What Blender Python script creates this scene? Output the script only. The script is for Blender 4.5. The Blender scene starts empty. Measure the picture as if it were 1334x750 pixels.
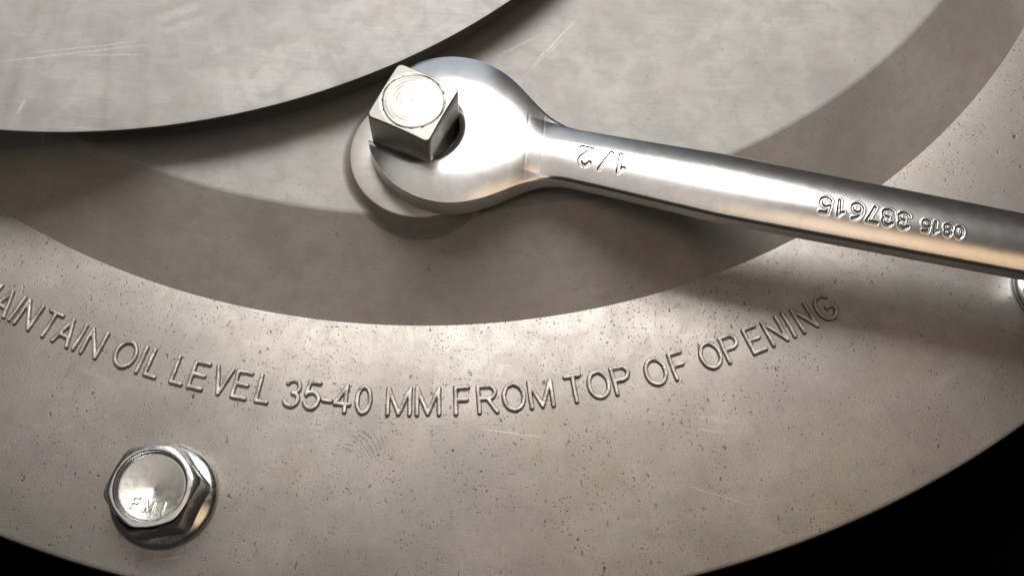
import bpy, math, random
import numpy as np
from mathutils import Matrix, Vector

random.seed(4); np.random.seed(4)
MM = 0.001                                   # everything below is measured in millimetres
scene = bpy.context.scene
col = scene.collection

# ------------------------------------------------------------------ camera
F_PX, PITCH, ROLL = 1384.9, math.radians(22.493), math.radians(3.586)
CAM = Vector((27.61, -231.57, 195.86))
cd = bpy.data.cameras.new('camera'); cam = bpy.data.objects.new('camera', cd); col.objects.link(cam)
cd.sensor_width = 36; cd.lens = 36 * F_PX / 1334
cd.clip_start = 0.005; cd.clip_end = 50
v = Vector((0, math.sin(PITCH), -math.cos(PITCH))); u0 = Vector((0, math.cos(PITCH), math.sin(PITCH))); r0 = Vector((1, 0, 0))
rr = r0 * math.cos(ROLL) + u0 * math.sin(ROLL); uu = -r0 * math.sin(ROLL) + u0 * math.cos(ROLL)
M4 = Matrix((rr, uu, -v)).transposed().to_4x4(); M4.translation = CAM * MM
cam.matrix_world = M4
scene.camera = cam

# ------------------------------------------------------------------ world and lamps
world = bpy.data.worlds.new('World'); scene.world = world; world.use_nodes = True
bg = world.node_tree.nodes['Background']; bg.inputs[0].default_value = (1.0, 0.90, 0.80, 1); bg.inputs[1].default_value = 0.03

TGT = Vector((30, -135, 10))
def lamp(name, az, el, dist, sx, sy, power, colr, spread=180):
    """area lamp; azimuth 0 = +y (away from the viewer), positive towards +x; dist in metres"""
    a, e = math.radians(az), math.radians(el)
    d = Vector((math.sin(a) * math.cos(e), math.cos(a) * math.cos(e), math.sin(e)))
    l = bpy.data.lights.new(name, 'AREA'); l.shape = 'RECTANGLE'; l.size = sx; l.size_y = sy
    l.energy = power; l.color = colr; l.spread = math.radians(spread)
    o = bpy.data.objects.new(name, l); col.objects.link(o)
    o.location = TGT * MM + d * dist
    o.rotation_euler = (-d).to_track_quat('-Z', 'Y').to_euler()
    return o
lamp('key_lamp', 0, 60, 0.75, 0.46, 0.28, 4.7, (1.0, 0.965, 0.92))
lamp('ceiling_lamp', -110, 80, 1.5, 1.2, 1.3, 2.8, (1.0, 0.92, 0.84))
lamp('window_lamp', -12, 24, 1.8, 1.25, 1.1, 2.8, (0.80, 0.88, 1.0))
lamp('warm_lamp', 118, 66, 1.3, 0.42, 0.55, 0.8, (1.0, 0.68, 0.40))

scene.render.engine = 'CYCLES'
scene.cycles.caustics_reflective = False; scene.cycles.caustics_refractive = False
vs = scene.view_settings
vs.view_transform = 'Standard'; vs.look = 'None'; vs.exposure = 0.0; vs.gamma = 1.0; vs.use_curve_mapping = False

# ------------------------------------------------------------------ material helpers
class NT:
    def __init__(s, name):
        s.m = bpy.data.materials.new(name); s.m.use_nodes = True
        s.t = s.m.node_tree; s.n = s.t.nodes; s.l = s.t.links
        s.b = s.n['Principled BSDF']
        tc = s.n.new('ShaderNodeTexCoord'); mp = s.n.new('ShaderNodeMapping'); mp.inputs['Scale'].default_value = (1000, 1000, 1000)
        s.l.new(tc.outputs['Object'], mp.inputs[0]); s.co = mp.outputs[0]      # object coordinates in millimetres
    def map(s, co, loc=(0, 0, 0), rot=(0, 0, 0), scale=(1, 1, 1)):
        n = s.n.new('ShaderNodeMapping'); s.l.new(co, n.inputs[0])
        n.inputs['Location'].default_value = loc; n.inputs['Rotation'].default_value = rot; n.inputs['Scale'].default_value = scale
        return n.outputs[0]
    def noise(s, co, scale, detail=3, rough=.55, dist=0):
        n = s.n.new('ShaderNodeTexNoise'); s.l.new(co, n.inputs['Vector'])
        n.inputs['Scale'].default_value = scale; n.inputs['Detail'].default_value = detail
        n.inputs['Roughness'].default_value = rough; n.inputs['Distortion'].default_value = dist
        return n.outputs['Fac']
    def ramp(s, x, a, b, lo=0.0, hi=1.0):
        n = s.n.new('ShaderNodeMapRange'); n.interpolation_type = 'SMOOTHSTEP'; s.put(x, n.inputs[0])
        n.inputs[1].default_value = a; n.inputs[2].default_value = b; n.inputs[3].default_value = lo; n.inputs[4].default_value = hi
        return n.outputs[0]
    def put(s, x, sock):
        if isinstance(x, (int, float)): sock.default_value = x
        elif isinstance(x, tuple): sock.default_value = x if len(x) == 4 or sock.type == 'VECTOR' else (*x, 1)
        else: s.l.new(x, sock)
    def math(s, op, a, b=0.0, c=0.0):
        n = s.n.new('ShaderNodeMath'); n.operation = op
        s.put(a, n.inputs[0]); s.put(b, n.inputs[1]); s.put(c, n.inputs[2]); return n.outputs[0]
    def mix(s, f, a, b):
        n = s.n.new('ShaderNodeMix'); n.data_type = 'RGBA'
        s.put(f, n.inputs[0]); s.put(a, n.inputs[6]); s.put(b, n.inputs[7]); return n.outputs[2]
    def bump(s, h, dist, strength=1.0, normal=None):
        n = s.n.new('ShaderNodeBump'); n.inputs['Strength'].default_value = strength
        n.inputs['Distance'].default_value = dist * MM; s.put(h, n.inputs['Height'])
        if normal is not None: s.l.new(normal, n.inputs['Normal'])
        return n.outputs[0]
    def polar(s, co, cx, cy):
        """(angle*radius-ish, radius) coordinates about a centre"""
        q = s.n.new('ShaderNodeSeparateXYZ'); s.l.new(co, q.inputs[0])
        x = s.math('SUBTRACT', q.outputs[0], cx); y = s.math('SUBTRACT', q.outputs[1], cy)
        r = s.math('SQRT', s.math('ADD', s.math('MULTIPLY', x, x), s.math('MULTIPLY', y, y)))
        a = s.math('ARCTAN2', x, s.math('MULTIPLY', y, -1))
        return a, r, x, y
    def comb(s, x, y, z=0.0):
        n = s.n.new('ShaderNodeCombineXYZ'); s.put(x, n.inputs[0]); s.put(y, n.inputs[1]); s.put(z, n.inputs[2]); return n.outputs[0]

def cast_metal(name, base, rough, speck=1.0, grain='radial', centre=(0, 0), finger=False, metallic=.55, scuff=False, rvar=1.0, scratches=()):
    t = NT(name); co = t.co
    a, r, x, y = t.polar(co, *centre)
    # broad mottling, medium cloud, fine grain
    big = t.noise(co, .035, 4, .6); med = t.noise(co, .22, 5, .62, .6); fine = t.noise(co, 2.4, 3, .6)
    if grain == 'radial':   # short streaks that run across the ring
        g = t.noise(t.comb(t.math('MULTIPLY', a, 420), t.math('MULTIPLY', r, .22)), 1.0, 3, .6)
    elif grain == 'lathe':  # streaks that run around the centre
        g = t.noise(t.comb(t.math('MULTIPLY', a, 9), t.math('MULTIPLY', r, 2.6)), 1.0, 4, .65)
    else:                   # straight horizontal brushing
        g = t.noise(t.map(co, rot=(0, 0, .03), scale=(.10, 1.9, 1)), 1.0, 4, .65)
    dark = tuple(c * .66 for c in base); light = tuple(min(1, c * 1.16) for c in base)
    c = t.mix(t.ramp(big, .3, .72), tuple(k * .84 for k in base), light)
    c = t.mix(t.ramp(med, .36, .70, .0, .36), c, dark)
    c = t.mix(t.ramp(g, .35, .7, 0, .16), c, dark)
    gr = t.noise(t.map(co, loc=(17, 2, 5), scale=(1.5, 1, 1)), 2.2, 4, .75)
    c = t.mix(t.ramp(gr, .38, .68, 0, .30 if grain == 'radial' else .14), c, tuple(k * .55 for k in base))
    # warm stain in patches
    st = t.noise(t.map(co, loc=(31, 7, 0)), .06, 4, .6, .8)
    c = t.mix(t.ramp(st, .5, .75, 0, .35), c, (base[0] * .86, base[1] * .74, base[2] * .6))
    # pits and specks, clustered
    clus = t.ramp(t.noise(t.map(co, loc=(9, 3, 1)), .12, 3, .6), .36, .66, .25, 1)
    p1 = t.ramp(t.noise(t.map(co, loc=(3, 8, 2)), 2.1, 2, .5, .4), .635, .70)
    p2 = t.ramp(t.noise(t.map(co, loc=(13, 5, 2), rot=(0, 0, .5), scale=(1, .55, 1)), 1.0, 2, .5, .5), .675, .73)
    pit = t.math('MULTIPLY', t.math('MAXIMUM', p1, p2), t.math('MULTIPLY', clus, speck))
    c = t.mix(t.math('MULTIPLY', pit, .8), c, (.06, .05, .04))
    rg = t.math('ADD', t.ramp(med, .3, .7, rough - .06 * rvar, rough + .08 * rvar), t.math('MULTIPLY', t.ramp(big, .3, .7), .05 * rvar))
    h = t.math('ADD', t.math('MULTIPLY', g, .5), t.math('MULTIPLY', fine, .35))
    h = t.math('SUBTRACT', h, t.math('MULTIPLY', pit, 1.6))
    if scuff:
        s1 = t.noise(t.map(co, loc=(2, 1, 0), rot=(0, 0, -.32), scale=(.06, 2.6, 1)), 1.0, 3, .7, .5)
        mk = t.ramp(t.noise(t.map(co, loc=(5, 5, 0)), .045, 3, .6), .5, .68)
        sc = t.math('MULTIPLY', t.ramp(s1, .6, .68), mk)
        c = t.mix(t.math('MULTIPLY', sc, .5), c, tuple(min(1, k * 1.5) for k in base))
        h = t.math('ADD', h, t.math('MULTIPLY', sc, .5))
    for (x0, y0, x1, y1, w, k) in scratches:          # single scratches and rub marks
        L = math.hypot(x1 - x0, y1 - y0); dx, dy = (x1 - x0) / L, (y1 - y0) / L
        q = t.n.new('ShaderNodeSeparateXYZ'); t.l.new(co, q.inputs[0])
        px = t.math('SUBTRACT', q.outputs[0], x0); py = t.math('SUBTRACT', q.outputs[1], y0)
        al = t.math('ADD', t.math('MULTIPLY', px, dx), t.math('MULTIPLY', py, dy))
        ac = t.math('ABSOLUTE', t.math('ADD', t.math('SUBTRACT', t.math('MULTIPLY', py, dx), t.math('MULTIPLY', px, dy)), t.math('MULTIPLY', t.math('SUBTRACT', med, .5), .6)))
        mk = t.math('MULTIPLY', t.ramp(ac, w * .3, w, 1, 0), t.math('MULTIPLY', t.ramp(al, 0, L * .25), t.ramp(al, L * .7, L, 1, 0)))
        mk = t.math('MULTIPLY', mk, t.ramp(fine, .35, .55, .35, 1))
        c = t.mix(t.math('MULTIPLY', mk, k), c, (.74, .72, .69)); h = t.math('ADD', h, t.math('MULTIPLY', mk, .5 * k))
    if finger:   # greasy fingerprint on the casting
        fx = t.math('SUBTRACT', x, -1.5); fy = t.math('SUBTRACT', y, -187.5)
        fr = t.math('SQRT', t.math('ADD', t.math('MULTIPLY', fx, fx), t.math('MULTIPLY', t.math('MULTIPLY', fy, fy), .9)))
        wob = t.math('MULTIPLY', t.noise(co, .35, 2, .5), 1.6)
        rid = t.math('SINE', t.math('MULTIPLY', t.math('ADD', fr, wob), 8.2))
        ex = t.math('DIVIDE', t.math('SUBTRACT', x, 2.0), 5.6); ey = t.math('DIVIDE', t.math('SUBTRACT', y, -184.0), 4.6)
        em = t.ramp(t.math('ADD', t.math('MULTIPLY', ex, ex), t.math('MULTIPLY', ey, ey)), .25, 1.0, 1, 0)
        em = t.math('MULTIPLY', em, t.ramp(t.noise(t.map(co, loc=(4, 4, 4)), .45, 2, .5), .36, .62))
        fm = t.math('MULTIPLY', t.ramp(rid, .0, .9), em)
        c = t.mix(t.math('MULTIPLY', fm, .42), c, (.13, .11, .09))
    nb = t.bump(h, .045, .55)
    t.put(c, t.b.inputs['Base Color']); t.put(rg, t.b.inputs['Roughness']); t.b.inputs['Metallic'].default_value = metallic
    t.l.new(nb, t.b.inputs['Normal'])
    return t.m

def plated(name, base, rough, scale=.7, bump=.02, pits=0.0, metallic=1.0, rv=1.0):
    t = NT(name); co = t.co
    n1 = t.noise(co, scale, 4, .6, .4); n2 = t.noise(co, scale * 9, 2, .5)
    c = t.mix(t.ramp(n1, .3, .7), tuple(k * .90 for k in base), base)
    sp = t.ramp(t.noise(t.map(co, loc=(3, 1, 4)), 2.6, 2, .5), .70, .74)
    c = t.mix(t.math('MULTIPLY', sp, pits), c, (.12, .11, .10))
    scr = t.ramp(t.noise(t.map(co, rot=(0, 0, .7), scale=(.12, 5, 1)), 1.0, 2, .6), .62, .72)
    t.put(c, t.b.inputs['Base Color'])
    t.put(t.math('ADD', t.ramp(n1, .3, .7, rough - .04 * rv, rough + .05 * rv), t.math('MULTIPLY', scr, .08 * rv)), t.b.inputs['Roughness'])
    t.b.inputs['Metallic'].default_value = metallic
    h = t.math('ADD', t.math('MULTIPLY', n2, .5), t.math('MULTIPLY', n1, .5))
    t.l.new(t.bump(h, bump, .5), t.b.inputs['Normal'])
    return t.m

ALU = (.50, .47, .437)
mat_flange = cast_metal('cast_flange', ALU, .465, 1.0, 'radial', finger=True, rvar=.35, metallic=.85,
    scratches=[(61.7, -187.7, 75.2, -191.1, .18, .5), (22.5, -179.6, 37.1, -180.7, .15, .5), (63.2, -174.3, 72, -175.5, .6, .22), (64, -177, 71, -177.6, .35, .25), (-34.7, -207.6, -27.1, -206.2, .25, .4), (110, -166, 118, -160, 1.2, .15), (-55, -172, -46, -176, .8, .2)])
mat_cone = cast_metal('turned_slope', (.61, .562, .51), .52, .35, 'lathe', rvar=.2, metallic=.4)
mat_plat = cast_metal('turned_plateau', (.455, .444, .43), .60, .25, 'brush', rvar=.15, metallic=.4,
    scratches=[(38, -93.6, 28.1, -107.7, .35, .45), (30.5, -98.6, 20.5, -105.6, .5, .28), (36.5, -97.5, 27.5, -109, .2, .35), (60, -110, 75, -108, .7, .12)])
mat_disc = cast_metal('turned_disc', (.475, .468, .46), .60, .15, 'brush', scuff=True, rvar=.2, metallic=.4,
    scratches=[(-76, -120, -44, -113, .35, .4), (-70, -117.5, -46, -112.4, .25, .35), (-60, -117, -45, -115.6, .2, .4), (-46, -108, -36, -102.5, 1.6, .25), (-44, -110.5, -35, -106, 1.2, .2), (-67.3, -131, -66.2, -127, .5, .45)])
mat_boss = cast_metal('machined_boss', (.56, .53, .495), .48, .1, 'brush', rvar=.3)
mat_chrome = plated('polished_chrome', (.76, .755, .75), .23, .35, .0012, .35, rv=.15)
mat_stamp = plated('stamp_edge', (.20, .19, .18), .5, .6, .01, .0)
mat_zinc = plated('zinc_plate', (.74, .75, .75), .20, .8, .012, .3)
mat_dish = plated('zinc_dish', (.70, .69, .65), .30, .9, .03, .2)
mat_plug = plated('plug_steel', (.42, .41, .38), .45, .9, .05, .5)

# ------------------------------------------------------------------ mesh helpers
def mesh_obj(name, verts, faces, mat, parent=None, loc=(0, 0, 0), rotz=0.0, smooth=True, sharp=None):
    me = bpy.data.meshes.new(name)
    me.from_pydata([(x * MM, y * MM, z * MM) for x, y, z in verts], [], faces)
    me.update()
    me.materials.append(mat)
    if smooth: me.polygons.foreach_set('use_smooth', [True] * len(me.polygons))
    if sharp is not None: me.set_sharp_from_angle(angle=math.radians(sharp))
    o = bpy.data.objects.new(name, me); col.objects.link(o)
    o.location = Vector(loc) * MM; o.rotation_euler = (0, 0, rotz)
    if parent: o.parent = parent
    return o
def empty(name, loc, label, cat, group=None, rotz=0.0):
    o = bpy.data.objects.new(name, None); col.objects.link(o); o.empty_display_size = .01
    o.location = Vector(loc) * MM; o.rotation_euler = (0, 0, rotz)
    o['label'] = label; o['category'] = cat
    if group: o['group'] = group
    return o
def lathe(profile, n, closed_centre=False, rmod=None):
    """rows of (radius, z) turned about the z axis"""
    V, Fc = [], []
    for r, z in profile:
        for k in range(n):
            a = 2 * math.pi * k / n
            q = r if rmod is None else rmod(r, z, a)
            V.append((q * math.cos(a), q * math.sin(a), z))
    for i in range(len(profile) - 1):
        for k in range(n):
            k2 = (k + 1) % n
            Fc.append((i * n + k, i * n + k2, (i + 1) * n + k2, (i + 1) * n + k))
    if closed_centre:
        i = len(profile) - 1
        V.append((0, 0, profile[-1][1])); c = len(V) - 1
        for k in range(n): Fc.append((i * n + k, i * n + (k + 1) % n, c))
    return V, Fc

# ------------------------------------------------------------------ stroke lettering
def arc(cx, cy, rx, ry, a0, a1, n=14):
    return [(cx + rx * math.cos(math.radians(a0 + (a1 - a0) * i / n)), cy + ry * math.sin(math.radians(a0 + (a1 - a0) * i / n))) for i in range(n + 1)]
# glyphs on a box of width w (first entry) and height 1; strokes are polylines of the pen's centre line
GLYPH = {
 'M': (.86, [[(0, 0), (0, 1), (.43, 0.02), (.86, 1), (.86, 0)]]),
 'A': (.80, [[(0, 0), (.40, 1), (.80, 0)], [(.13, .33), (.67, .33)]]),
 'I': (.0, [[(0, 0), (0, 1)]]),
 'N': (.68, [[(0, 0), (0, 1), (.68, 0), (.68, 1)]]),
 'T': (.72, [[(0, 1), (.72, 1)], [(.36, 1), (.36, 0)]]),
 'O': (.80, [arc(.40, .5, .40, .5, 0, 360, 36)]),
 'L': (.52, [[(0, 1), (0, 0), (.52, 0)]]),
 'E': (.60, [[(.60, 1), (0, 1), (0, 0), (.60, 0)], [(0, .52), (.54, .52)]]),
 'V': (.70, [[(0, 1), (.35, 0), (.70, 1)]]),
 'F': (.56, [[(0, 0), (0, 1), (.56, 1)], [(0, .52), (.48, .52)]]),
 'R': (.66, [[(0, 0), (0, 1), (.36, 1)] + arc(.36, .76, .26, .24, 90, -90, 12) + [(0, .52)], [(.34, .52), (.66, 0)]]),
 'P': (.60, [[(0, 0), (0, 1), (.34, 1)] + arc(.34, .75, .26, .25, 90, -90, 12) + [(0, .5)]]),
 'G': (.78, [arc(.40, .5, .40, .5, 48, 330, 26) + [(.76, .24), (.76, .46), (.44, .46)]]),
 '0': (.56, [arc(.28, .5, .28, .5, 0, 360, 32)]),
 '1': (.24, [[(0, .76), (.24, 1), (.24, 0)]]),
 '2': (.54, [arc(.27, .72, .27, .28, 165, -28, 14) + [(.02, 0), (.56, 0)]]),
 '3': (.54, [arc(.26, .745, .25, .255, 155, -85, 14), arc(.26, .265, .28, .265, 88, -155, 16)]),
 '4': (.62, [[(.62, .28), (0, .28), (.45, 1), (.45, 0)]]),
 '5': (.54, [[(.50, 1), (.10, 1), (.03, .50)] + arc(.26, .315, .28, .315, 128, -155, 18)]),
 '6': (.56, [arc(.28, .30, .28, .30, 0, 360, 26), arc(.46, .42, .46, .58, 175, 92, 12)]),
 '7': (.52, [[(0, 1), (.54, 1), (.18, 0)]]),
 '8': (.54, [arc(.27, .755, .23, .245, 0, 360, 22), arc(.27, .265, .27, .265, 0, 360, 24)]),
 '-': (.30, [[(0, .36), (.30, .36)]]),
 '/': (.50, [[(0, 0), (.50, 1)]]),
}
def stroke_dist(X, Y, strokes):
    """distance from every point to the nearest pen stroke"""
    D = np.full(X.shape, 1e9)
    for s in strokes:
        for (ax, ay), (bx, by) in zip(s[:-1], s[1:]):
            dx, dy = bx - ax, by - ay; L2 = dx * dx + dy * dy + 1e-12
            t = np.clip(((X - ax) * dx + (Y - ay) * dy) / L2, 0, 1)
            D = np.minimum(D, np.hypot(X - ax - t * dx, Y - ay - t * dy))
    return D
def smooth01(x):
    x = np.clip(x, 0, 1); return x * x * (3 - 2 * x)
def glyph_strokes(ch, h, cx=0.0, cy=0.0, ang=0.0, wide=1.0, jit=0.0):
    w, ss = GLYPH[ch]; ca, sa = math.cos(ang), math.sin(ang); out = []
    for s in ss:
        q = []
        for x, y in s:
            x = (x - w / 2) * h * wide + random.uniform(-jit, jit); y = (y - .5) * h + random.uniform(-jit, jit)
            q.append((cx + x * ca - y * sa, cy + x * sa + y * ca))
        out.append(q)
    return out
def raised_letter(name, ch, h, hw, height, mat, parent, loc, rotz, wide=1.0, step=.1, wall=.22, zfun=None, jit=.05, rough=.03):
    ss = glyph_strokes(ch, h, wide=wide, jit=jit)
    xs = [p[0] for s in ss for p in s]; ys = [p[1] for s in ss for p in s]
    m = hw + .2
    X, Y = np.meshgrid(np.arange(min(xs) - m, max(xs) + m, step), np.arange(min(ys) - m, max(ys) + m, step))
    D = stroke_dist(X, Y, ss)
    ph = np.random.rand(6) * 6.28
    D = D + rough * (np.sin(X * 3.1 + ph[0]) * np.sin(Y * 2.7 + ph[1]) + .7 * np.sin(X * 7.3 + Y * 4.1 + ph[2]) + .5 * np.sin(Y * 9.7 - X * 3 + ph[3]))
    Z = height * smooth01((hw - D) / wall) * (1 - .18 * np.clip(D / hw, 0, 1) ** 2) * (1 + .12 * np.sin(X * 1.3 + ph[4]) * np.sin(Y * 1.1 + ph[5]))
    Z = Z - .03
    if zfun is not None: Z = Z + zfun(X, Y)
    keep = D < hw + .06
    ny, nx = X.shape
    cell = keep[:-1, :-1] | keep[1:, :-1] | keep[:-1, 1:] | keep[1:, 1:]
    idx = -np.ones((ny, nx), int); used = np.zeros((ny, nx), bool)
    for a in (0, 1):
        for b in (0, 1): used[a:ny - 1 + a, b:nx - 1 + b] |= cell
    idx[used] = np.arange(used.sum())
    j, i = np.nonzero(cell)
    F = np.stack([idx[j, i], idx[j, i + 1], idx[j + 1, i + 1], idx[j + 1, i]], 1)
    V = np.stack([X[used], Y[used], Z[used]], 1)
    return mesh_obj(name, V.tolist(), F.tolist(), mat, parent, loc, rotz)

# ------------------------------------------------------------------ the setting: a bench far below the rim, its black paints in deep shade
bench_mat = NT('shade_black_bench'); bench_mat.b.inputs['Base Color'].default_value = (.0022, .0020, .0020, 1); bench_mat.b.inputs['Roughness'].default_value = .95
bench_mat.b.inputs['Specular IOR Level'].default_value = 0.0
nb_ = bench_mat.noise(bench_mat.co, .3, 4); bench_mat.l.new(bench_mat.bump(nb_, .3, .4), bench_mat.b.inputs['Normal'])
BZ = -95.0
bench = mesh_obj('ground', [(-1500, -1500, BZ), (1500, -1500, BZ), (1500, 1500, BZ), (-1500, 1500, BZ)], [(0, 1, 2, 3)], bench_mat.m)
bench['kind'] = 'structure'

# ------------------------------------------------------------------ the cast cover
R_OUT, R_IN, R_TOP, H_TOP = 214.0, 160.0, 142.2, 12.7
cover = empty('gearbox_cover', (0, 0, BZ), 'round grey cast metal cover with raised oil level lettering and stepped centre', 'machine cover')
def put(o): o.location = o.location - Vector((0, 0, BZ)) * MM; return o
def cover_z(x, y):
    r = math.hypot(x, y)
    if r <= R_TOP: return H_TOP
    if r >= R_IN: return 0.0
    return H_TOP * (R_IN - r) / (R_IN - R_TOP)

N = 720
V, F = lathe([(R_OUT - 70, BZ), (R_OUT - 70, -16), (R_OUT - 14, -13),
              (R_OUT - .3, -1.4), (R_OUT, -.9), (R_OUT - .25, -.3), (R_OUT - .9, 0), (R_IN - .4, 0)], N)
put(mesh_obj('flange', V, F, mat_flange, cover, sharp=40))
V, F = lathe([(R_IN + .02, -.02), (R_IN - .6, .40), (R_IN - 6, H_TOP * 6 / (R_IN - R_TOP)), (R_TOP + .35, H_TOP - .25)], N)
put(mesh_obj('sloped_ring', V, F, mat_cone, cover, sharp=40))
V, F = lathe([(R_TOP + .35, H_TOP - .25), (R_TOP + .12, H_TOP - .10), (R_TOP - .75, H_TOP), (R_TOP - 40, H_TOP), (40, H_TOP)], N, True)
put(mesh_obj('plateau', V, F, mat_plat, cover, sharp=50))

def standing_cylinder(name, cx, cy, R, ztop, rf, mat, n, chamfer, und=0.0):
    """raised round pad whose wall runs down, through a fillet, into whatever part of the cover it meets"""
    V, F = [], []
    rows = []
    dd = [1 - math.cos(t * math.pi / 2 / 10) for t in range(11)]             # 0..1 across the fillet
    prof = []
    for k in range(n):
        a = 2 * math.pi * k / n; ca, sa = math.cos(a), math.sin(a); c = []
        for t in range(10, -1, -1):                                          # outside -> wall foot
            d = rf * dd[t]; x, y = cx + (R + d) * ca, cy + (R + d) * sa
            b = rf - math.sqrt(max(0, rf * rf - (rf - d) ** 2))
            zz = cover_z(x - und * ca, y - und * sa) + b - (.04 if t == 10 else 0)
            c.append((x - und * ca, y - und * sa, min(zz, ztop - chamfer * 2)))
        c.append((cx + R * ca, cy + R * sa, ztop - chamfer))
        wear = chamfer * (.45 if und == 0 else 1 + .5 * math.sin(a * 37 + 1) * math.sin(a * 91) + .5 * math.sin(a * 203 + 2) * math.sin(a * 17 + .5))
        c.append((cx + (R - .06) * ca, cy + (R - .06) * sa, ztop - .13 * chamfer / .35))
        c.append((cx + (R - .1 - 1.6 * wear) * ca, cy + (R - .1 - 1.6 * wear) * sa, ztop))
        c.append((cx + (R * .6) * ca, cy + (R * .6) * sa, ztop))
        prof.append(c)
    m = len(prof[0])
    for c in prof: V += c
    for k in range(n):
        k2 = (k + 1) % n
        for i in range(m - 1): F.append((k * m + i, k2 * m + i, k2 * m + i + 1, k * m + i + 1))
    V.append((cx, cy, ztop)); cI = len(V) - 1
    for k in range(n): F.append((k * m + m - 1, ((k + 1) % n) * m + m - 1, cI))
    return put(mesh_obj(name, V, F, mat, cover, sharp=38))
standing_cylinder('raised_disc', -67.9, -1.2, 132.9, 21.8, 2.5, mat_disc, 720, .35, 6.0)
BOSS = (8.4, -130.3); BOSS_Z = 15.9
standing_cylinder('plug_boss', BOSS[0], BOSS[1], 13.6, BOSS_Z, 2.2, mat_boss, 160, .3)

WIDE = {'V': .83, 'E': .84, 'L': .77, 'N': .9, 'T': .75, 'A': .78, 'M': .95, 'F': .86, 'O': .93, 'G': .92, '3': .94, '5': .94, '4': .84, '0': .87}
TEXT = [('M', -115.55), ('A', -113.94), ('I', -113.0), ('N', -112.1), ('T', -110.55), ('A', -109.3), ('I', -108.33), ('N', -107.32),
        ('O', -105.12), ('I', -104.03), ('L', -103.15), ('L', -101.44), ('E', -100.22), ('V', -98.72), ('E', -97.43), ('L', -96.0),
        ('3', -94.21), ('5', -92.96), ('-', -92.0), ('4', -91.05), ('0', -89.75), ('M', -87.55), ('M', -85.75),
        ('F', -83.63), ('R', -82.05), ('O', -80.4), ('M', -78.68), ('T', -76.56), ('O', -74.99), ('P', -73.5),
        ('O', -71.25), ('F', -69.72), ('O', -67.52), ('P', -66.05), ('E', -64.42), ('N', -62.94), ('I', -61.88), ('N', -60.72), ('G', -59.08)]
for ch, deg in TEXT:
    a = math.radians(deg + .0); R = 175.45
    put(raised_letter('letter', ch, 5.1, .50, .72, mat_flange, cover, (R * math.cos(a), R * math.sin(a), 0), a + math.pi / 2, wide=WIDE.get(ch, 1.0), step=.075, wall=.15, rough=.018, jit=.03))

# ------------------------------------------------------------------ square-headed pipe plug
PLUG = (7.6, -127.6); PLUG_A = math.radians(-22.3); PLUG_TOP = 30.2; HALF = 6.3
plug = empty('pipe_plug', (PLUG[0], PLUG[1], BOSS_Z), 'square headed steel oil filler plug gripped in the wrench jaw', 'plug', rotz=PLUG_A)
def square_r(a, half, rc):
    """radius of a rounded square at angle a"""
    c, s = abs(math.cos(a)), abs(math.sin(a))
    r = half / max(c, s)
    k = half - rc
    if r * min(c, s) > k:
        b = k * (c + s); r = b + math.sqrt(max(0, b * b - 2 * k * k + rc * rc))
    return r
def plug_top_z(r, rs, a):
    z = 0.0
    if r > 5.75: z -= (r - 5.75) * .13                                        # corners fall away from the turned face
    z += -.16 * math.exp(-((r - 5.72) / .12) ** 2)                            # groove at the rim of the turned face
    if r < 5.6: z += .30 * (1 - (r / 5.6) ** 2) + .006 * math.sin(r * 9.5 + .2 * math.sin(a)) * (.4 + .6 * (r / 5.6)) + .02 * math.sin(3 * a + r * 2)
    return z
n = 160; V, F = [], []
rows = [('t', q) for q in np.linspace(0.02, 1.0, 64)]
for kind, q in rows:
    for k in range(n):
        a = 2 * math.pi * k / n; rs = square_r(a, HALF, .9) - .22; r = rs * q
        V.append((r * math.cos(a), r * math.sin(a), PLUG_TOP - BOSS_Z + plug_top_z(r, rs, a)))
for dz, dr in ((-.10, .15), (-.35, .22), (-3, .24), (-8, .24), (-(PLUG_TOP - BOSS_Z) + .0, .24)):
    for k in range(n):
        a = 2 * math.pi * k / n; rs = square_r(a, HALF, .9) - .22
        base = PLUG_TOP - BOSS_Z + plug_top_z(rs, rs, a)
        z = base + dz if dz > -14 else 0.0
        V.append(((rs + dr) * math.cos(a), (rs + dr) * math.sin(a), max(0.0, z)))
m = len(V) // n
for i in range(m - 1):
    for k in range(n):
        k2 = (k + 1) % n; F.append((i * n + k, (i + 1) * n + k, (i + 1) * n + k2, i * n + k2))
F.append(tuple(range(n)))
mesh_obj('square_head', V, F, mat_plug, plug, sharp=48)
V, F = lathe([(8.2, 0), (8.2, .35), (7.9, .5), (5.0, .5)], 96)
mesh_obj('collar', V, F, mat_plug, plug, sharp=40)

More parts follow.
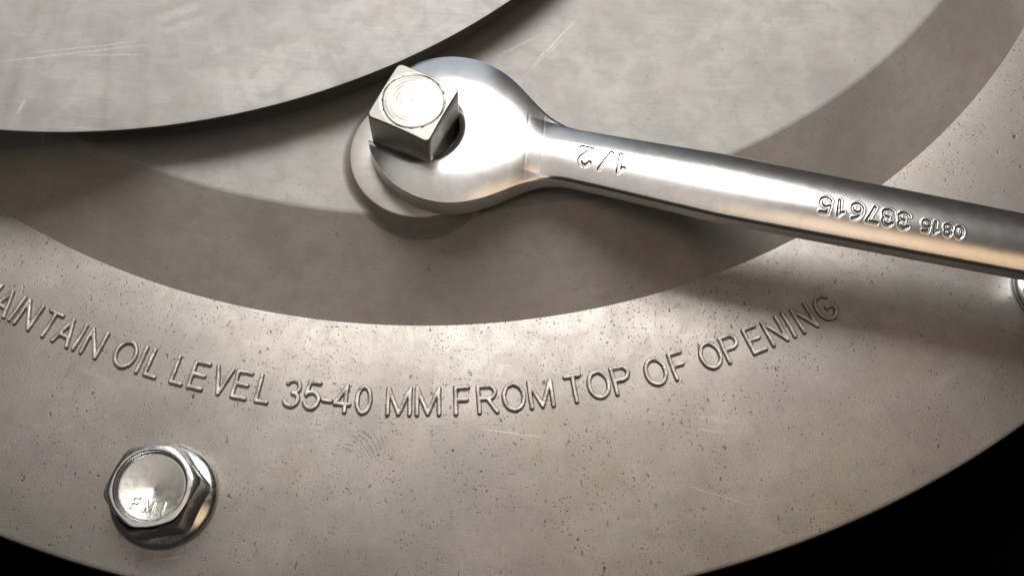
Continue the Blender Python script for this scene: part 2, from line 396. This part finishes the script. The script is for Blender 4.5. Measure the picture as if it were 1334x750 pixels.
# ------------------------------------------------------------------ flanged bolts
HEXA = math.radians(12)
def hex_r(a, ap, rc):
    """radius of a hexagon (apothem ap, corner rounding rc) at angle a"""
    b = (a - HEXA) % (math.pi / 3) - math.pi / 6
    r = ap / math.cos(b); rcorner = ap / math.cos(math.pi / 6)
    soft = rcorner - rc
    return r if r < soft else soft + (r - soft) * .45
def make_bolt(x, y, label):
    b = empty('flange_bolt', (x, y, 0), label, 'bolt', 'bolts round the cover flange')
    V, F = lathe([(9.55, 0), (9.73, .2), (9.73, .75), (9.5, 1.05), (8.8, 1.35), (6.2, 2.3)], 128)
    mesh_obj('washer_flange', V, F, mat_zinc, b, sharp=50)
    n = 240; V, F = [], []
    def ring(fn):
        for k in range(n):
            a = 2 * math.pi * k / n; r, z = fn(a); V.append((r * math.cos(a), r * math.sin(a), z))
    AP = 7.5
    ring(lambda a: (hex_r(a, AP, .35) + .25, 1.55))
    ring(lambda a: (hex_r(a, AP, .35) + .05, 2.2))
    ring(lambda a: (hex_r(a, AP, .35), 3.2))
    def ch(a, f):      # chamfer cone cuts the corners
        h = hex_r(a, AP, .35); zc = 8.75 - (h - 7.2) * .80
        return h, min(8.45, zc)
    for f in (.5, 1.0): ring(lambda a, f=f: (ch(a, 1)[0], 3.2 + (ch(a, 1)[1] - 3.2) * f))
    ring(lambda a: (ch(a, 1)[0] * .45 + 7.3 * .55 - .02, ch(a, 1)[1] * .5 + 8.85 * .5))
    ring(lambda a: (7.17 + (ch(a, 1)[0] - 7.5) * .30, 9.02)); ring(lambda a: (6.87 + (ch(a, 1)[0] - 7.5) * .2, 9.16)); ring(lambda a: (6.5, 9.14)); ring(lambda a: (6.28, 8.95))
    ring(lambda a: (6.08, 8.45)); ring(lambda a: (5.98, 7.95)); ring(lambda a: (5.85, 7.82)); ring(lambda a: (5.65, 7.80))
    m = len(V) // n
    for i in range(m - 1):
        for k in range(n):
            k2 = (k + 1) % n; F.append((i * n + k, i * n + k2, (i + 1) * n + k2, (i + 1) * n + k))
    mesh_obj('hex_head', V, F, mat_zinc, b, sharp=34)
    dz = lambda r: 7.80 + .0 * r - .85 * (1 - np.clip(r / 5.75, 0, 1))
    V, F = lathe([(r, float(dz(r)) + .0015 * math.sin(r * 11)) for r in np.linspace(5.8, .05, 28)], 96, True)
    d = mesh_obj('dished_top', V, F, mat_dish, b)
    for c, lx, ly in (('F', -2.55, -2.85), ('M', .0, -3.4), ('I', 2.6, -3.5)):
        ra = math.radians(-9)
        def zf(X, Y, lx=lx, ly=ly):
            gx = lx + X * math.cos(ra) - Y * math.sin(ra); gy = ly + X * math.sin(ra) + Y * math.cos(ra)
            return dz(np.hypot(gx, gy))
        raised_letter('letter', c, 1.95, .32, .30, mat_dish, d, (lx, ly, 0), ra, wide=.9, step=.07, wall=.14, zfun=zf, jit=.02, rough=.01)
    return b
make_bolt(-33.5, -195.9, 'zinc plated hex flange bolt with three raised letters beside the cast lettering')
make_bolt(138.3, -143.2, 'zinc plated hex flange bolt standing under the wrench handle')

# ------------------------------------------------------------------ the open-end wrench
WC = (14.2, -127.0); WA = math.radians(-8.56); WZ = BOSS_Z + .02
wrench = empty('wrench', (WC[0], WC[1], WZ), 'polished chrome open end wrench stamped 1/2 fitted on the square plug', 'wrench', rotz=WA)
def build_wrench():
    ug = np.concatenate([np.arange(-19, 20, .17), np.arange(20, 38, .06), np.arange(38, 66, .25), np.arange(66, 100, .075), np.arange(100, 178, .3)])
    vg = np.concatenate([np.arange(-18.5, -5, .16), np.arange(-5, 2.5, .07), np.arange(2.5, 18.5, .16)])
    U, Vv = np.meshgrid(ug, vg)                                             # [v, u]
    S = -WA
    def smin(a, b, k):
        h = np.clip(.5 + .5 * (b - a) / k, 0, 1); return b + (a - b) * h - k * h * (1 - h)
    def smax(a, b, k): return -smin(-a, -b, k)
    head = np.hypot(U, Vv) - 15.9
    hw = np.interp(U, [0, 18, 30, 52, 90, 150], [5.6, 5.6, 5.9, 6.75, 6.5, 6.0])
    v0 = np.interp(U, [0, 30, 60, 150], [-.5, -.5, -.65, -.3])
    handle = np.maximum(np.abs(Vv - v0) - hw, np.maximum(-U - 0, U - 152))
    ringc = np.hypot(U - 158, Vv + .3) - 11.0
    body = smin(smin(head, handle, 9.0), ringc, 8.0)
    # slot: axis turned 15 degrees from the handle
    sa = math.radians(-23.5) - WA
    pt = Vector((PLUG[0] - WC[0], PLUG[1] - WC[1])); ca, s_ = math.cos(WA), math.sin(WA)
    pu, pv = pt.x * ca + pt.y * s_, -pt.x * s_ + pt.y * ca
    T = (U - pu) * math.cos(sa) + (Vv - pv) * math.sin(sa); Q = -(U - pu) * math.sin(sa) + (Vv - pv) * math.cos(sa)
    q0 = .55
    half = 6.72
    slot = np.where(T > 1.2, np.hypot(T - 1.2, (Q - q0)) - half - .25, np.abs(Q - q0) - half - .25 * smooth01((T + 4) / 5.2))
    slot = np.where((T < 1.2), np.abs(Q - q0) - half - .25 * smooth01((T + 4) / 5.2), slot)
    sd = smax(body, -slot, .5)
    tips = -(T + 9.9)                                                        # jaw tips end here
    sd = smax(sd, tips, 2.6)
    hexhole = np.hypot(U - 158, Vv + .3) - 6.7
    sd = np.maximum(sd, -hexhole)
    d = -sd
    # top surface
    hf = smooth01((U - 13) / 12)                                             # 0 head, 1 handle
    bodyd = np.maximum(-body, 0)                                             # distance from the outer outline only
    slotd = np.maximum(slot, 0)
    g = lambda x, p: 1 - (1 - np.clip(x, 0, 1)) ** p
    zhead = 4.9 + 1.6 * g(bodyd / 8.5, 2.0) - .6 * (1 - g(slotd / 1.6, 2.2)) * (T < 20)
    zhead = zhead - .25 * (1 - g(np.maximum(T + 10.2, 0) / 4, 2))
    soft = np.sqrt(np.maximum((Vv - v0) ** 2 + .5, 0)) / hw
    zhandle = 4.6 + 1.45 * (1 - np.clip(soft, 0, 1.02) ** 2.1) 
    ze = .35 * (1 - g(bodyd / .5, 2.5))
    Z = zhead * (1 - hf) + (zhandle - ze) * hf
    # shallow saddle where the round head meets the handle
    Z = Z - .1 * np.exp(-((U - 17.5) / 3.2) ** 2) * np.clip(1 - (Vv / 13) ** 2, 0, 1)
    for uc in (14.6, 17.6):                                                  # fine forging creases across the neck
        Z = Z - .022 * np.exp(-((U - uc + .12 * Vv) / .16) ** 2) * np.clip(1.2 - (Vv / 7.5) ** 2, 0, 1)
    # stamped size and part number, read from the other side
    G = np.zeros_like(Z)
    def stamp(ch, uc, vc, h, hwid, depth, wall, wide=1.0, lip=.04):
        nonlocal Z
        ss = glyph_strokes(ch, h, uc, vc, math.pi + random.uniform(-.03, .03), wide)
        msk = (np.abs(U - uc) < h) & (np.abs(Vv - vc) < h)
        D = stroke_dist(U[msk], Vv[msk], ss)
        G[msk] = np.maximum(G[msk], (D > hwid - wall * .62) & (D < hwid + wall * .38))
        Z[msk] += -depth * smooth01((hwid - D) / wall + .5) + lip * np.exp(-((D - hwid - .22) / .16) ** 2)
    for ch, uc, vc in (('1', 33.0, -1.15), ('/', 29.9, -1.2), ('2', 26.1, -1.2)): stamp(ch, uc, vc, 3.7, .36, .28, .2, .95, .0)
    for ch, uc in zip('337615', (85.7, 82.77, 80.0, 77.03, 74.14, 71.2)): stamp(ch, uc, -1.55, 3.0, .25, .28, .2, 1.1, .02)
    for ch, uc in zip('0815', (95.9, 93.86, 91.73, 89.83)): stamp(ch, uc, -1.7, 2.15, .19, .22, .18, 1.05, .02)
    # hand polishing: very slight waviness
    Z += .005 * np.sin(U * .42 + .6 * np.sin(Vv * .5)) + .002 * np.sin(U * 1.1 + Vv * .8)
    inside = d > 0
    ny, nx = U.shape
    idx = -np.ones((ny, nx), int)
    full = inside[:-1, :-1] & inside[1:, :-1] & inside[:-1, 1:] & inside[1:, 1:]
    anyc = inside[:-1, :-1] | inside[1:, :-1] | inside[:-1, 1:] | inside[1:, 1:]
    idx[inside] = np.arange(inside.sum())
    verts = np.stack([U[inside], Vv[inside], Z[inside]], 1).tolist()
    j, i = np.nonzero(full)
    faces = np.stack([idx[j, i], idx[j, i + 1], idx[j + 1, i + 1], idx[j + 1, i]], 1).tolist()
    dark_edge = ((G[j, i] + G[j, i + 1] + G[j + 1, i + 1] + G[j + 1, i]) > 1.5).astype(int).tolist()
    ecache = {}; walls = []
    def ev(j0, i0, j1, i1):
        key = (j0, i0, j1, i1) if (j0, i0) < (j1, i1) else (j1, i1, j0, i0)
        if key in ecache: return ecache[key]
        a, b = d[j0, i0], d[j1, i1]; t = a / (a - b)
        zi = Z[j0, i0] if a > 0 else Z[j1, i1]
        zi = Z[j0, i0] * (1 - t) + Z[j1, i1] * t
        verts.append([U[j0, i0] * (1 - t) + U[j1, i1] * t, Vv[j0, i0] * (1 - t) + Vv[j1, i1] * t, zi])
        ecache[key] = len(verts) - 1; return ecache[key]
    J, I = np.nonzero(anyc & ~full)
    for j, i in zip(J.tolist(), I.tolist()):
        cs = [(j, i), (j, i + 1), (j + 1, i + 1), (j + 1, i)]
        poly = []
        ins = [bool(inside[c]) for c in cs]
        cross = []
        for k in range(4):
            c0, c1 = cs[k], cs[(k + 1) % 4]
            if ins[k]: poly.append(int(idx[c0]))
            if ins[k] != ins[(k + 1) % 4]:
                e = ev(*c0, *c1); poly.append(e); cross.append((e, ins[k]))
        if len(poly) >= 3: faces.append(poly)
        if len(cross) == 2:
            (e0, leaving0), (e1, _) = cross
            walls.append((e0, e1) if leaving0 else (e1, e0))                 # runs from leaving point to entering point
    # side wall with a slightly proud forging line half way down, then a flat underside
    nt = len(verts)
    rim = {}
    gy, gx = np.gradient(d, vg, ug)
    def rimv(e):
        if e in rim: return rim[e]
        x, y, z = verts[e]
        ii = min(nx - 1, int(np.searchsorted(ug, x))); jj = min(ny - 1, int(np.searchsorted(vg, y)))
        nxn, nyn = -gx[jj, ii], -gy[jj, ii]; L = math.hypot(nxn, nyn) + 1e-9; nxn /= L; nyn /= L
        ids = []
        zb = 1.9 if x > 24 else (0.0 if x < 12 else 1.9 * (x - 12) / 12)
        for q, off in ((0.0, 0.0), (.5, .03), (1.0, 0.0)):
            verts.append([x + nxn * off, y + nyn * off, z * (1 - q) + zb * q]); ids.append(len(verts) - 1)
        rim[e] = ids; return ids
    for a, b in walls:
        ra, rb = rimv(a), rimv(b)
        for q in range(2): faces.append([ra[q], ra[q + 1], rb[q + 1], rb[q]])
    # underside
    base = len(verts)
    xs = np.array([p[0] for p in verts[:nt]])
    for p in verts[:nt]:
        x = p[0]; zb = 1.9 if x > 24 else (0.0 if x < 12 else 1.9 * (x - 12) / 12)
        verts.append([p[0], p[1], zb])
    for f in [f for f in faces if max(f) < nt]: faces.append([q + base for q in reversed(f)])
    return verts, faces, dark_edge
wv, wf, wd = build_wrench()
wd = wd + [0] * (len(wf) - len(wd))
def piece(name, lo, hi):
    sel = [k for k, f in enumerate(wf) if lo <= sum(wv[i][0] for i in f) / len(f) < hi]
    ids = sorted({i for k in sel for i in wf[k]}); mp = {o: n_ for n_, o in enumerate(ids)}
    o = mesh_obj(name, [wv[i] for i in ids], [[mp[i] for i in wf[k]] for k in sel], mat_chrome, wrench)
    o.data.materials.append(mat_stamp)                                      # unpolished, darker edge of the stamped characters
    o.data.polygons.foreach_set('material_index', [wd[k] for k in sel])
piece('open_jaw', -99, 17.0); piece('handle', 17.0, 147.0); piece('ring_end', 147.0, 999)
